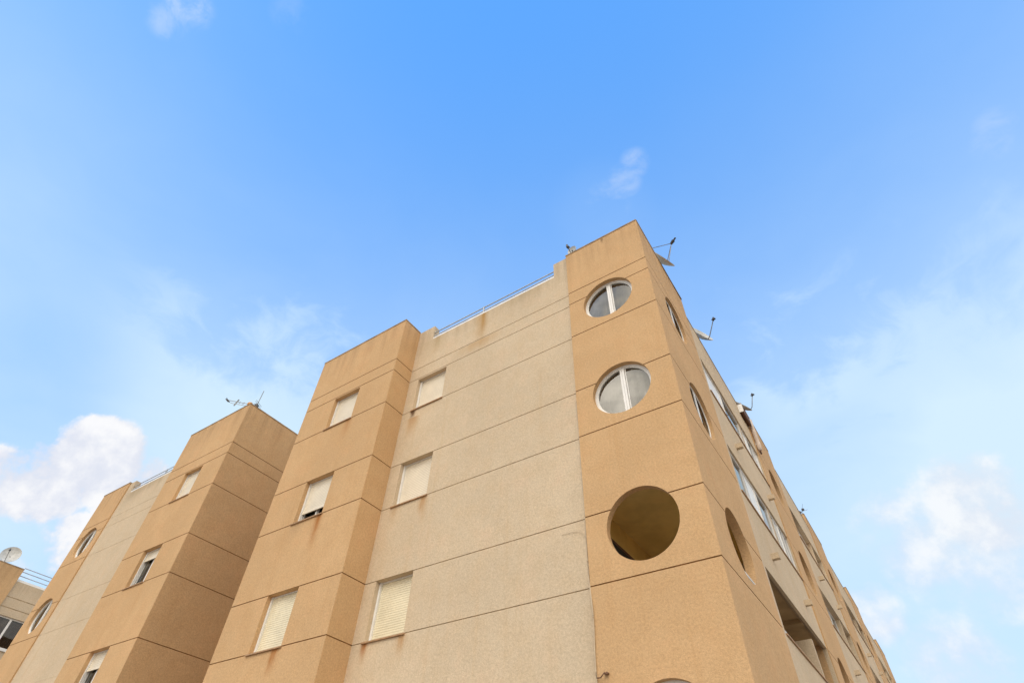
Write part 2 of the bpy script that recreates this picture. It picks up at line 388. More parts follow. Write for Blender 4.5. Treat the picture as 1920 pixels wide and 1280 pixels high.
def front_block(par, mir, covers_bay, covers_crm, with_right):
    """bay + cream wall + tower front; `mir` maps the corner block's x to the block's own x"""
    def span(a, b): return (min(mir(a), mir(b)), max(mir(a), mir(b)))
    # tower front
    u0, u1 = span(-2.11, 0.0); cc = mir(-1.10)
    m = MB()
    m.sheet(FRONT, rect(u0, u1, 0, TOP), [circle(cc, z, CIRC_R) for z in CIRC_Z], GROOVES, M['tan'], M['joint'], reveal=0.13)
    if with_right:
        m.sheet(RIGHT, rect(0, 3.14, 0, TOP), [circle(1.56, z, CIRC_R) for z in CIRC_Z], GROOVES, M['tan'], M['joint'], reveal=0.16)
        m.box(RIGHT, 3.09, 3.14, -0.3, -0.001, 0, TOP, M['tan'], skip='fb')
    m.box(FRONT, u0, u1, -3.1, -0.03, TOP - 0.05, TOP - 0.002, M['deck'], skip='fd')
    inner = -2.11 if with_right else mir(-2.11)
    m.poly([FRONT(inner, 0, 0), FRONT(inner, CN, 0), FRONT(inner, CN, TOP), FRONT(inner, 0, TOP)][::1 if not with_right else -1], M['tan'])
    m.poly([FRONT(inner, CN, 13.0), FRONT(inner, -3.1, 13.0), FRONT(inner, -3.1, TOP), FRONT(inner, CN, TOP)], M['tan'])
    tower = m.build('tower_wall', par)
    c = MB(); cap(c, FRONT, u0 - 0.01, u1, -0.28, 0, TOP, M['coping'], 0.045)
    if with_right: cap(c, RIGHT, 0.015, 3.15, -0.28, 0, TOP, M['coping'], 0.045)
    c.build('coping', tower)
    # cream wall with its lowered parapet
    u0, u1 = span(-7.42, -2.11)
    a, b = span(-6.82, -2.54); PZ = 13.82
    hs = [rect(*span(x0, x1), SILLS[k], HEADS[k]) for x0, x1, k in WIN_C]
    m = MB()
    outer = [(u0, 0), (u1, 0), (u1, TOP), (b, TOP), (b, PZ), (a, PZ), (a, TOP), (u0, TOP)]
    m.sheet(FRONT, outer, hs, GROOVES, M['cream'], M['joint_cream'] if with_right else M['cream'], n=CN, rim=lambda p, q: min(p[1], q[1]) > 13, depth=0.012 if with_right else 0.005, gw=0.017)
    m.poly([FRONT(u1, -0.27, 12.9), FRONT(u0, -0.27, 12.9), FRONT(u0, -0.27, PZ), FRONT(u1, -0.27, PZ)], M['cream'])
    m.poly([FRONT(u0, -0.27, 13.0), FRONT(u1, -0.27, 13.0), FRONT(u1, -9, 13.0), FRONT(u0, -9, 13.0)], M['deck'])
    wall = m.build('cream_wall', par)
    bar_rail(par, FRONT, a, b, CN - 0.045, (14.14, 13.985), [mir(-4.95)], PZ, foot=(PZ + 0.002, PZ + 0.075))
    for (x0, x1, k), (cv, old) in zip(WIN_C, covers_crm):
        shutter_window(par, FRONT, *span(x0, x1), SILLS[k], HEADS[k], cv, old, n=CN)
    # projecting bay
    u0, u1 = span(-11.04, -7.42)
    hs = [rect(*span(-9.74, -8.72), SILLS[k], HEADS[k]) for k in range(4)]
    m = MB()
    m.sheet(FRONT, rect(u0, u1, 0, TOP), hs, GROOVES, M['tan'], M['joint'], n=BAY)
    return m, u0, u1

# ------------------------------------------------------------------ corner block
corner = thing('apartment_building', 'tan and cream corner apartment block with large round windows, nearest the viewer', 'building')
m, b0, b1 = front_block(corner, lambda x: x, None, [(1, False), (1, False), (1, True), (1, True)], True)
m.sheet(east(b1), rect(-BAY, -CN, 0, TOP), [], GROOVES, M['tan'], M['joint'])
m.poly([FRONT(b1, CN, 13.0), FRONT(b1, -1.2, 13.0), FRONT(b1, -1.2, TOP), FRONT(b1, CN, TOP)], M['tan'])
m.sheet(west(b0), rect(-6.0, BAY, 0, TOP), [], GROOVES, M['tan'], M['joint'])
m.poly([FRONT(b0, BAY - .03, TOP - .004), FRONT(b1, BAY - .03, TOP - .004), FRONT(b1, -6, TOP - .004), FRONT(b0, -6, TOP - .004)], M['deck'])
bay = m.build('bay_wall', corner)
c = MB(); cap(c, FRONT, b0 - 0.01, b1 + 0.01, BAY - 0.22, BAY, TOP, M['coping'], 0.04)
c.box(FRONT, b1 - 0.2, b1 + 0.012, CN, BAY - 0.225, TOP, TOP + 0.04, M['coping']); c.build('coping', bay)
for k, (cv, old) in enumerate([(1, False), (0.75, False), (1, True), (1, True)]):
    shutter_window(corner, FRONT, -9.74, -8.72, SILLS[k], HEADS[k], cv, old, n=BAY)
# round windows of the tower
for k in (0, 1, 3):
    round_window(corner, FRONT, -1.10, CIRC_Z[k], mull=0.02)
    round_window(corner, RIGHT, 1.56, CIRC_Z[k], depth=0.075, curtain=False, dim=True)
# open corner terrace behind the third pair of round openings
t = MB()
def room(mb, fr, u0, u1, n0, n1, z0, z1, mats, skip=''):
    wall, ceil = mats
    mb.poly([fr(u0, n0, z0), fr(u1, n0, z0), fr(u1, n0, z1), fr(u0, n0, z1)], wall)
    if 'l' not in skip: mb.poly([fr(u0, n1, z0), fr(u0, n0, z0), fr(u0, n0, z1), fr(u0, n1, z1)], wall)
    if 'r' not in skip: mb.poly([fr(u1, n0, z0), fr(u1, n1, z0), fr(u1, n1, z1), fr(u1, n0, z1)], wall)
    mb.poly([fr(u0, n0, z1), fr(u1, n0, z1), fr(u1, n1, z1), fr(u0, n1, z1)], ceil)
    mb.poly([fr(u0, n0, z0), fr(u0, n1, z0), fr(u1, n1, z0), fr(u1, n0, z0)], M['deck'])
t.poly([FRONT(-2.05, -0.13, 4.42), FRONT(-2.05, -3.372, 4.42), FRONT(-2.05, -3.372, 6.95), FRONT(-2.05, -0.13, 6.95)], M['inside'])
t.poly([FRONT(-2.05, -3.371, 6.67), FRONT(-0.16, -3.371, 6.67), FRONT(-0.16, -3.371, 6.95), FRONT(-2.05, -3.371, 6.95)], M['soffit'])
t.poly([FRONT(-0.16, -2.95, 4.42), FRONT(-0.16, -3.37, 4.42), FRONT(-0.16, -3.37, 6.95), FRONT(-0.16, -2.95, 6.95)], M['inside'])
t.poly([FRONT(-2.05, -3.37, 6.95), FRONT(-0.16, -3.37, 6.95), FRONT(-0.16, -0.13, 6.95), FRONT(-2.05, -0.13, 6.95)], M['soffit'])
t.poly([FRONT(-2.05, -3.37, 4.42), FRONT(-2.05, -0.13, 4.42), FRONT(-0.16, -0.13, 4.42), FRONT(-0.16, -3.37, 4.42)], M['tile'])
# inner faces of the terrace's own outside walls
t.sheet(Fr((0, 0.13, 0), (-1, 0, 0), (0, 1, 0)), rect(0.16, 2.05, 4.42, 6.95), [circle(1.10, CIRC_Z[2], CIRC_R)], [], M['inside'], M['joint'], reveal=0.0)
t.sheet(Fr((-0.16, 0, 0), (0, -1, 0), (-1, 0, 0)), rect(-2.95, -0.13, 4.42, 6.95), [circle(-1.56, CIRC_Z[2], CIRC_R)], [], M['inside'], M['joint'], reveal=0.0)
ter = t.build('corner_terrace', corner)
d = MB(); E2 = east(-2.05)
d.box(E2, 0.45, 1.72, 0.002, 0.05, 4.44, 6.46, M['timber']); d.box(E2, 0.53, 1.64, 0.045, 0.055, 4.5, 6.40, M['dim'])
d.build('terrace_door', ter)
r = MB(); r.tube([RIGHT(1.02, -0.03, 5.62), RIGHT(2.10, -0.03, 5.62)], 0.028, M['white']); r.build('terrace_rail', ter)

# ------------------------------------------------------------------ long side of the corner block
PIER, PERIOD, NB = 3.27, 8.65, 4
WALLN = -0.03
def glazing(par, u0, u1, z0, z1, n, panels, blinds=()):
    g = MB(); w = (u1 - u0) / panels
    g.box(RIGHT, u0, u1, n - 0.05, n, z0, z0 + 0.05, M['white']); g.box(RIGHT, u0, u1, n - 0.05, n, z1 - 0.05, z1, M['white'])
    for i in range(panels + 1):
        c = u0 + w * i
        g.box(RIGHT, max(u0, c - 0.035), min(u1, c + 0.035), n - 0.05, n + 0.004, z0 + 0.05, z1 - 0.05, M['white'])
        if 0 < i < panels: g.box(RIGHT, c - 0.012, c + 0.012, n + 0.0045, n + 0.008, z0 + 0.05, z1 - 0.05, M['steel'], skip='b')
    o = g.build('balcony_glazing', par)
    for i in range(panels):
        p = MB(); a, b = u0 + w * i + 0.035, u0 + w * (i + 1) - 0.035
        if i in blinds: p.box(RIGHT, a, b, n - 0.045, n - 0.02, z0 + .05, z1 - .05, M['white'], skip='b')
        else: p.poly([RIGHT(a, n - 0.03, z0 + .05), RIGHT(b, n - 0.03, z0 + .05), RIGHT(b, n - 0.03, z1 - .05), RIGHT(a, n - 0.03, z1 - .05)], M['glass'])
        p.build('blind_panel' if i in blinds else 'pane', o)
    return o

for s in range(NB):
    o = PIER * 0 + PERIOD * s
    c0, c1 = (3.14 if s == 0 else o + 3.27), o + PERIOD
    # cream wall of the balconies
    ops = [(c0 + 0.33, c1 - 0.001, SILLS[k] + 0.02, HEADS[k] + 0.05) for k in range(4)]
    m = MB()
    m.sheet(RIGHT, rect(c0, c1, 0, 13.75), [rect(*q) for q in ops], [], M['cream'], M['joint_cream'], n=WALLN, reveal=lambda h: (0.07 if h[0][1] > 8 else 0.10) if s == 0 else 0.19)
    m.box(RIGHT, c0, c1, -0.22, WALLN - 0.001, 13.70, 13.748, M['cream'], skip='fd')
    m.box(RIGHT, c0 - 0.3, c1 + 0.3, -8.0, -0.23, 12.9, 13.0, M['deck'], skip='fd')
    side = m.build('balcony_wall', corner)
    cp = MB(); cap(cp, RIGHT, c0 + 0.003, c1 - 0.003, -0.25, WALLN, 13.75, M['coping'], 0.04); cp.build('coping', side)
    for k in range(4):
        u0, u1, z0, z1 = ops[k]
        # terrace room behind the opening
        q0 = -0.12 if (s, k) == (0, 2) else -0.25
        r = MB(); zc = z1 + (0.09 if (s, k) == (0, 2) else 0.16)
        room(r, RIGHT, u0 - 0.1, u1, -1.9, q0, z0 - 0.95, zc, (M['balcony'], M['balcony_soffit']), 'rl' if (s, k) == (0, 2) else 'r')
        # lintel down-stand and the inner face of the balustrade
        r.box(RIGHT, u0 - 0.1, u1, q0, q0 + 0.018, z1, zc, M['cream'], skip='f')
        r.box(RIGHT, u0 - 0.1, u1, q0, q0 + 0.018, z0 - 0.95, z0, M['cream'], skip='f')
        ub = u0 + 3.32
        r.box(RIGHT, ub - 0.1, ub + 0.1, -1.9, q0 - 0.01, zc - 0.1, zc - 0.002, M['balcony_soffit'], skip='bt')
        tr = r.build('terrace', corner)
        p = MB(); p.box(RIGHT, ub - 0.06, ub + 0.06, -1.88, -0.06, z0 - 0.93, (z0 + 0.88) if (k == 2 and s == 0) else zc - 0.11, M['cream'], skip='b')
        p.build('partition', tr)
        for uu in (u0 + 0.7, ub + 0.35):
            dr = MB()
            dr.box(RIGHT, uu, uu + 1.5, -1.895, -1.86, z0 - 0.93, z0 + 0.75, M['white'], skip='b')
            dr.box(RIGHT, uu + .08, uu + 1.42, -1.86, -1.85, z0 - 0.85, z0 + 0.67, M['dim'], skip='b')
            dr.build('terrace_door', tr)
        gl = {(0, 0): 'full', (0, 1): 'full', (0, 2): 'open', (1, 0): 'back', (1, 1): 'full', (1, 2): 'open', (2, 0): 'half', (2, 1): 'full', (2, 2): 'full', (3, 0): 'full'}.get((s, k), 'half')
        if gl in ('full', 'half', 'back'):
            dep = -0.075 if s == 0 else -0.19
            e1 = u1 - 0.02
            glazing(corner, u0 + 0.02, ub - 0.07, z0 + 0.005, z1 - 0.01, dep, 3 if k else 2, blinds=(0,) if (s + k) % 2 == 0 else (1,))
            if gl != 'half': glazing(corner, ub + 0.07, e1, z0 + 0.005, z1 - 0.01, dep, 4 if k == 1 else 3, blinds=(1,) if k else (0, 2))
        if gl in ('open', 'half'):
            q = MB()
            for a, b in (((u0, ub - 0.1), (ub + 0.1, u1 - 0.02)) if gl == 'open' else ((ub + 0.1, u1 - 0.02),)):
                q.tube([RIGHT(a, -0.1, z0 + 0.15), RIGHT(b, -0.1, z0 + 0.15)], 0.024, M['white'])
                for uu in (a + 0.05, (a + b) / 2, b - 0.05): q.tube([RIGHT(uu, -0.1, z0), RIGHT(uu, -0.1, z0 + 0.15)], 0.015, M['white'])
            q.build('terrace_rail', corner)
        sl = MB(); sl.box(RIGHT, u0 + 0.002, u1 - 0.002, -0.2, WALLN + 0.03, z0 - 0.03, z0 - 0.002, M['sill']); sl.build('sill', corner)
        for uu in (c0 + 1.56, c0 + 4.36):
            sp = MB(); zs = z0 - 1.02
            sp.box(RIGHT, uu - 0.055, uu + 0.055, WALLN, 0.13, zs - 0.05, zs + 0.075, M['cream'], skip='b')
            sp.build('drain_spout', corner)
    # tan pier beyond, with its round openings
    p0, p1 = o + PERIOD, o + PERIOD + 3.27
    cu = p0 + 1.64
    m = MB()
    m.sheet(RIGHT, rect(p0, p1, 0, TOP), [circle(cu, z, CIRC_R) for z in CIRC_Z], GROOVES, M['tan'], M['joint'], reveal=0.18, n=0.0)
    for uu in (p0, p1): m.box(RIGHT, uu, uu + 0.001, -2.0, -0.002, 0, TOP, M['tan'], skip='fbtd')
    m.box(RIGHT, p0 + .002, p1 - .002, -2.0, -0.02, TOP - 0.05, TOP - 0.003, M['deck'], skip='fd')
    pier = m.build('pier_wall', corner)
    c = MB(); cap(c, RIGHT, p0 - 0.01, p1 + 0.01, -0.28, 0, TOP, M['coping'], 0.045); c.build('coping', pier)
    for k in range(4):
        if s == 0 and k in (1, 2) or s == 1 and k == 1:
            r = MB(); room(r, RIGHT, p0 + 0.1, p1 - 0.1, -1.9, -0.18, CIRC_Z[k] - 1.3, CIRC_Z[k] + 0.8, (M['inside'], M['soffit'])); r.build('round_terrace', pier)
        else:
            round_window(corner, RIGHT, cu, CIRC_Z[k], depth=0.18, curtain=False, dim=True)
# hidden far end and back so that the block is a closed body
m = MB(); ye = PERIOD * NB + 3.27
m.poly([RIGHT(ye, 0, 0), RIGHT(ye, -11, 0), RIGHT(ye, -11, TOP), RIGHT(ye, 0, TOP)], M['tan'])
m.poly([RIGHT(ye, -11, 0), (-11.04, 6.0, 0), (-11.04, 6.0, 13.1), RIGHT(ye, -11, 13.1)], M['cream'])
m.poly([(-11.04, 8.5, 13.02), (-7.9, 8.5, 13.02), (-7.9, ye, 13.02), (-11.04, ye, 13.02)], M['deck'])
m.build('rear_wall', corner)

# ------------------------------------------------------------------ neighbouring block (the same front, mirrored)
MX = -25.95
near = thing('apartment_building', 'second tan and cream apartment block on the left, beyond the deep shaded gap', 'building')
m, b0, b1 = front_block(near, lambda x: MX - x, None, [(1, False), (0.6, False), (1, True), (1, True)], False)
m.sheet(east(b1), rect(-BAY, 6.0, 0, TOP), [], GROOVES, M['tan'], M['joint'])
m.sheet(west(b0), rect(CN, BAY, 0, TOP), [], GROOVES, M['tan'], M['joint'])
m.poly([FRONT(b0, BAY - .03, TOP - .004), FRONT(b1, BAY - .03, TOP - .004), FRONT(b1, -6, TOP - .004), FRONT(b0, -6, TOP - .004)], M['deck'])
m.poly([(b0, 0, 13.0), (b0, 6, 13.0), (b0, 6, TOP), (b0, 0, TOP)], M['tan'])
bay = m.build('bay_wall', near)
c = MB(); cap(c, FRONT, b0 - 0.01, b1 + 0.01, BAY - 0.22, BAY, TOP, M['coping'], 0.04)
c.box(FRONT, b1 - 0.2, b1 + 0.012, -6.0, BAY - 0.225, TOP, TOP + 0.04, M['coping'])
c.box(FRONT, -17.2, -16.75, BAY - 0.3, BAY - 0.05, TOP + .042, TOP + 0.11, M['coping']); c.build('coping', bay)
for k, (cv, old) in enumerate([(1, False), (0.22, False), (0.36, False), (1, True)]):
    shutter_window(near, FRONT, MX + 8.72, MX + 9.74, SILLS[k], HEADS[k], cv, old, n=BAY)
for k in range(4): round_window(near, FRONT, MX + 1.10, CIRC_Z[k], curtain=True)
m = MB()
m.sheet(FRONT, rect(b1, -11.04, 0, TOP - 0.8), [], GROOVES[1:], M['tan'], M['joint'], n=-6.0)
m.poly([(MX, 0, 0), (MX, 12, 0), (MX, 12, TOP - .03), (MX, 0, TOP - .03)], M['tan'])
m.build('rear_wall', near)

# ------------------------------------------------------------------ far wing at the left edge
XF = -37.6
far = thing('apartment_building', 'distant tan wing at the far left edge with a dark double window', 'building')
F3 = east(XF)
m = MB(); m.sheet(F3, rect(-4.6, 1.86, 0, TOP + .05), [], GROOVES[2:], M['tan'], M['joint'], gw=0.04)
m.box(F3, -4.6, 1.86, -9, -0.02, TOP - 0.02, TOP + 0.046, M['deck'], skip='fd')
m.poly([F3(-4.6, -9, 0), F3(-4.6, 0, 0), F3(-4.6, 0, TOP), F3(-4.6, -9, TOP)], M['tan'])
m.poly([F3(1.86, 0, 0), F3(1.86, -.4, 0), F3(1.86, -.4, TOP + .05), F3(1.86, 0, TOP + .05)], M['tan'])
pw = m.build('pier_wall', far)
c = MB(); cap(c, F3, -4.6, 1.87, -0.3, 0, TOP + .05, M['coping'], 0.05); c.build('coping', pw)
fw = []
for k in range(4): fw.append((1.92, 3.62, SILLS[k] - 0.28, HEADS[k] - 0.02))
m = MB(); m.sheet(F3, rect(1.86, 9.5, 0, 13.9), [rect(*q) for q in fw], [13.1, 12.62], M['cream'], M['joint_cream'], n=-0.12, rim=lambda p, q: min(p[1], q[1]) > 13, gw=0.04)
m.poly([F3(1.86, -.34, 13.2), F3(9.5, -.34, 13.2), F3(9.5, -9, 13.2), F3(1.86, -9, 13.2)], M['deck'])
m.poly([F3(9.5, -.12, 0), F3(9.5, -9, 0), F3(9.5, -9, 13.9), F3(9.5, -.12, 13.9)], M['cream'])
m.build('cream_wall', far)
bar_rail(far, F3, 1.9, 9.4, -0.2, (14.62, 14.42, 14.2), [3.4, 5.5, 7.5], 13.9, r=0.022, foot=(13.902, 14.02))
for (a, b, z0, z1) in fw:
    w = MB(); d = -0.12 - 0.11
    for (p, q) in ((a, a + .07), (b - .07, b), ((a + b) / 2 - .05, (a + b) / 2 + .05)): w.box(F3, p, q, d - .05, d + .02, z0, z1, M['white'])
    w.box(F3, a, b, d - .05, d + .016, z1 - .07, z1, M['white']); w.box(F3, a, b, d - .05, d + .016, z0, z0 + .07, M['white'])
    win = w.build('window', far)
    g = MB(); g.poly([F3(a, d - .02, z0), F3(b, d - .02, z0), F3(b, d - .02, z1), F3(a, d - .02, z1)], M['glass_dim']); g.build('pane', win)
    g = MB(); g.box(F3, a - .02, b + .02, d - 1, d - .06, z0 - .02, z1 + .02, M['dim'], skip='f'); g.build('room_interior', win)
    cu = MB(); N = 44
    for i in range(N):
        x0, x1 = a + (b - a) * i / N, a + (b - a) * (i + 1) / N
        y = [d - .14 + .03 * math.sin(j * 1.4) for j in (i, i + 1)]
        cu.poly([F3(x0, y[0], z0), F3(x1, y[1], z0), F3(x1, y[1], z1 - .1), F3(x0, y[0], z1 - .1)], M['timber'], True)
    cu.build('curtain', win)
    s = MB(); s.box(F3, a - .05, b + .05, d, -0.06, z0 - .1, z0 - .003, M['white']); s.build('sill', win)

# ------------------------------------------------------------------ things on the roofs
def satellite_dish(loc, R, N, label, mat, style='arm', mast=0.6, depth=0.17, foot=None):
    root = thing('satellite_dish', label, 'satellite dish', 'satellite dishes on the roofs')
    root.location = loc
    N = Vector(N).normalized(); right = N.cross(Vector((0, 0, 1))).normalized(); up = right.cross(N)
    L = lambda x, y, n: right * x + up * y + N * n
    m = MB(); seg, rg = 40, 7
    def pt(i, k, off=0.0):
        r = R * i / rg
        return L(r * math.cos(2 * PI * k / seg), 1.06 * r * math.sin(2 * PI * k / seg), depth * R * 2 * (r / R) ** 2 - depth * R * 1.4 + off)
    for off, flip in ((0.0, False), (-0.018, True)):
        for i in range(rg):
            for k in range(seg):
                q = [pt(i, k, off), pt(i + 1, k, off), pt(i + 1, k + 1, off), pt(i, k + 1, off)]
                if i == 0: q = [q[0], q[1], q[2]]
                m.poly(q[::-1] if flip else q, mat, True)
    for k in range(seg): m.poly([pt(rg, k), pt(rg, k, -0.018), pt(rg, k + 1, -0.018), pt(rg, k + 1)], mat)
    m.build('reflector', root)
    f = MB()
    if style == 'tripod':
        tip = L(0, 0, R * 1.18)
        for a in (0.5, 2.6, 4.7):
            f.tube([L(R * math.cos(a), R * math.sin(a), depth * R * 0.6), tip], 0.010, M['steel'], 6)
        f.build('feed_strut', root)
        f = MB(); f.tube([tip - N * 0.03, tip + N * 0.10], [0.035, 0.05], M['dark'], 10); f.tube([tip + N * .1, tip + N * .19], 0.025, M['dark'], 8)
        f.build('feed_horn', root)
    else:
        base = L(0, -R * 1.06, depth * R * 0.5); tip = L(0, -R * 0.45, R * 1.5)
        f.tube([L(0, -R * 0.5, -depth * R * 1.2), base + up * -0.05, base + N * 0.08 + up * -0.05, tip], 0.014, M['steel'], 8); f.build('feed_arm', root)
        f = MB(); f.tube([tip - N * 0.05, tip + N * 0.03], [0.045, 0.035], M['dark'], 10); f.tube([tip + N * .03 - up * .06, tip + N * .03 + up * .05], 0.028, M['dark'], 8); f.build('feed_horn', root)
    b = MB(); c = L(0, -R * 0.1, -depth * R * 1.5)
    ft = Vector(foot) - Vector(loc) if foot else c + Vector((0, 0, -mast))
    b.tube([c + N * 0.05, c - N * 0.07, ft + Vector((0, 0, max(0.1, mast * 0.5))), ft], 0.022, M['steel'], 8)
    b.box(Fr(ft, (1, 0, 0), (0, -1, 0)), -0.08, 0.08, -0.08, 0.08, 0, 0.02, M['steel'])
    b.build('mast', root)
    return root
SAT = (0.80, -0.12, 0.57)
satellite_dish((0.0, 1.78, 14.83), 0.43, (0.86, -0.33, 0.42), 'large satellite dish with three feed struts on the tower roof edge', M['dish_warm'], 'tripod', foot=(-0.35, 2.0, 14.40))
satellite_dish((-0.04, 4.62, 14.28), 0.40, (0.80, -0.45, 0.40), 'pale satellite dish with a bent feed arm, just past the tower on the side parapet', M['dish'], 'arm', foot=(-0.2, 4.85, 13.78))
satellite_dish((-0.06, 8.72, 14.36), 0.33, (0.74, -0.28, 0.60), 'satellite dish with a long thin arm above the brown blind, midway down the side roof', M['dish'], 'arm', foot=(-0.25, 8.9, 13.78))
satellite_dish((-1.95, 0.10, 14.72), 0.14, (-0.12, -0.98, -0.02), 'tiny round dish on the front left corner of the tower roof', M['dish'], 'arm', foot=(-1.85, 0.2, 14.45))
satellite_dish((XF - 0.25, 0.92, 15.00), 0.46, (0.86, -0.42, 0.28), 'round grey dish standing on the distant wing at the left edge', M['dish'], 'arm', foot=(XF - 0.5, 0.85, 14.46))

# television aerial on the second block's bay
a0 = Vector((-15.30, -0.22, 14.43))
aer = thing('television_antenna', 'thin television aerial with an orange balun on the roof corner of the second block', 'antenna')
aer.location = a0
mt = MB(); mt.tube([(0, 0, 0), (0.10, -0.03, 1.02)], 0.013, M['steel'], 6); mt.build('mast', aer)
bd = Vector((-0.86, -0.42, 0.28)).normalized(); sd = Vector((-0.42, 0.90, 0.0)).normalized(); ud = bd.cross(sd).normalized()
if ud.z < 0: ud = -ud
hub = Vector((0.03, -0.01, 0.34))
bo = MB(); bo.tube([hub, hub + bd * 1.35 + ud * 0.0], 0.013, M['rail'], 6); bo.tube([hub - ud * 0.10 + bd * .3, hub + bd * 1.18 - ud * 0.10], 0.010, M['rail'], 6); bo.build('boom', aer)
el = MB()
for k, (q, ln) in enumerate([(0.62, .07), (0.80, .07), (0.92, .19), (0.95, .19)]):
    el.tube([hub + bd * q - ud * ln, hub + bd * q + ud * ln * .6], 0.008 if k < 2 else 0.016, M['steel'], 5)
el.build('director_rod', aer)
rf = MB()
for k in range(2):
    for sg in (-1, 1): rf.tube([hub - bd * .02 + ud * sg * (.05 + .06 * k) - sd * .2, hub - bd * .02 + ud * sg * (.05 + .06 * k) + sd * .2], 0.007, M['steel'], 5)
rf.box(Fr(hub, bd, sd), -0.06, 0.06, -0.05, 0.05, -0.05, 0.05, M['dark']); rf.build('reflector_rod', aer)
bl = MB(); bl.tube([hub + bd * .22, hub + bd * .27, hub + bd * .36, hub + bd * .42], [0.04, 0.085, 0.085, 0.04], M['orange'], 10); bl.build('balun', aer)
tp = MB(); e = hub + bd * 1.38 + ud * .03
tp.poly([e - sd * .10 - ud * .05, e + sd * .10 - ud * .05, e + sd * .05 + ud * .05 + bd * .10, e - sd * .05 + ud * .05 + bd * .10], M['steel'])
tp.box(Fr(e, bd, sd), -0.05, 0.07, -0.09, 0.09, -0.06, -0.045, M['steel']); tp.build('end_plate', aer)

# small aerial far along the side roof
fa = thing('television_antenna', 'small dark aerial with two stubby heads far down the side roof', 'antenna')
fa.location = (-0.25, 17.9, 13.78)
mt = MB(); mt.tube([(0, 0, 0), (0, 0, 0.55), (0.02, -0.05, 1.05)], 0.016, M['steel'], 6); mt.build('mast', fa)
hd = MB(); hd.tube([(-0.10, -0.05, 1.02), (-0.02, -0.05, 1.05)], 0.055, M['dark'], 8); hd.tube([(0.05, -0.05, 1.12), (0.14, -0.03, 1.15)], 0.055, M['dark'], 8); hd.build('amplifier', fa)
rd = MB()
for k in range(4): rd.tube([(0.02, -0.05, 1.05), (0.02 + .3 * math.cos(k * 1.6 + .5), -0.05 + .3 * math.sin(k * 1.6 + .5), 1.15 + .1 * (k % 2))], 0.006, M['steel'], 5)
rd.build('antenna_rod', fa)

# thin aerial behind the front roof rail
ta = thing('television_antenna', 'faint thin whip aerial behind the front roof railing of the corner block', 'antenna')
ta.location = (-4.9, 0.9, 13.01)
mt = MB(); mt.tube([(0, 0, 0), (0, 0, 1.9)], 0.012, M['rail'], 6); mt.build('mast', ta)
rd = MB()
for k in range(3): rd.tube([(-0.12, 0, 1.9 - .12 * k), (0.12, 0.02, 1.9 - .12 * k)], 0.005, M['rail'], 5)
rd.build('antenna_rod', ta)

# rolled awning standing at the end of the top terrace, and the brown blind above it
aw = thing('awning', 'pale rolled awning tube standing against the tan pier on the side wall', 'awning')
b = MB(); b.tube([RIGHT(8.78, 0.07, 12.50), RIGHT(8.78, 0.07, 12.56), RIGHT(8.78, 0.07, 13.75)], [0.05, 0.075, 0.065], M['canvas'], 12); b.build('canvas_roll', aw)
b = MB()
for z in (12.75, 13.5): b.box(RIGHT, 8.73, 8.83, 0.0, 0.04, z - .03, z + .03, M['white'])
b.tube([RIGHT(8.70, 0.06, 12.44), RIGHT(8.86, 0.06, 12.44)], 0.03, M['timber'], 8); b.build('bracket', aw)
bl = thing('roller_blind', 'dark brown rolled blind box under the roof edge beside the tan pier', 'blind')
b = MB(); b.box(RIGHT, 7.75, 8.62, WALLN + .002, 0.10, 13.42, 13.68, M['timber'], skip='b'); b.tube([RIGHT(7.78, .06, 13.40), RIGHT(8.6, .06, 13.40)], 0.04, M['timber'], 10); b.build('blind_box', bl)
b = MB(); b.box(RIGHT, 7.72, 7.75, WALLN + .001, 0.11, 13.40, 13.70, M['white']); b.box(RIGHT, 8.62, 8.645, WALLN + .001, 0.11, 13.40, 13.70, M['white']); b.build('end_cap', bl)

# cable down the seam of tower and cream wall
def smooth_path(pts, n=6):
    out = []
    P = [pts[0]] + pts + [pts[-1]]
    for i in range(1, len(P) - 2):
        for k in range(n):
            t = k / n; a, b, c, d = [Vector(x) for x in P[i - 1:i + 3]]
            out.append(0.5 * ((2 * b) + (-a + c) * t + (2 * a - 5 * b + 4 * c - d) * t * t + (-a + 3 * b - 3 * c + d) * t ** 3))
    out.append(Vector(pts[-1])); return out
cab = thing('hanging_cable', 'thin pale cable hanging along the seam between cream wall and tower', 'cable')
b = MB()
b.tube(smooth_path([(-2.137, .036, 9.2), (-2.13, .035, 8.0), (-2.127, .034, 6.8), (-2.135, .03, 6.2), (-2.14, .03, 5.6), (-2.115, .0, 5.3), (-2.09, -.02, 5.0), (-2.09, -.022, 4.7), (-2.105, -.02, 4.4), (-2.11, -.02, 4.05), (-2.1, -.02, 3.3), (-2.12, .03, 2.2), (-2.13, .03, 0.1)]), 0.010, M['cable'], 6)
b.build('main_cable', cab)
b = MB(); b.tube(smooth_path([(-2.62, .04, 6.36), (-2.32, .036, 6.34), (-2.21, .035, 6.28), (-2.14, .03, 6.18)]), 0.003, M['cable'], 5)
b.build('side_cable', cab)
wir = thing('loose_wire', 'short curled brown wire end sticking out low on the tower beside the cable', 'wire')
b = MB(); b.tube(smooth_path([(-2.1, -.02, 4.06), (-2.03, -.05, 4.05), (-1.99, -.06, 4.075), (-1.965, -.05, 4.10), (-1.945, -.04, 4.08), (-1.93, -.03, 4.085)]), 0.008, M['cable_brown'], 6)
b.build('wire_strand', wir)
b = MB()
for x in (-1.965, -1.93): b.tube([(x, -.002, 4.095), (x, -.05, 4.095)], 0.016, M['cable_brown'], 8)
b.build('wall_clip', wir)

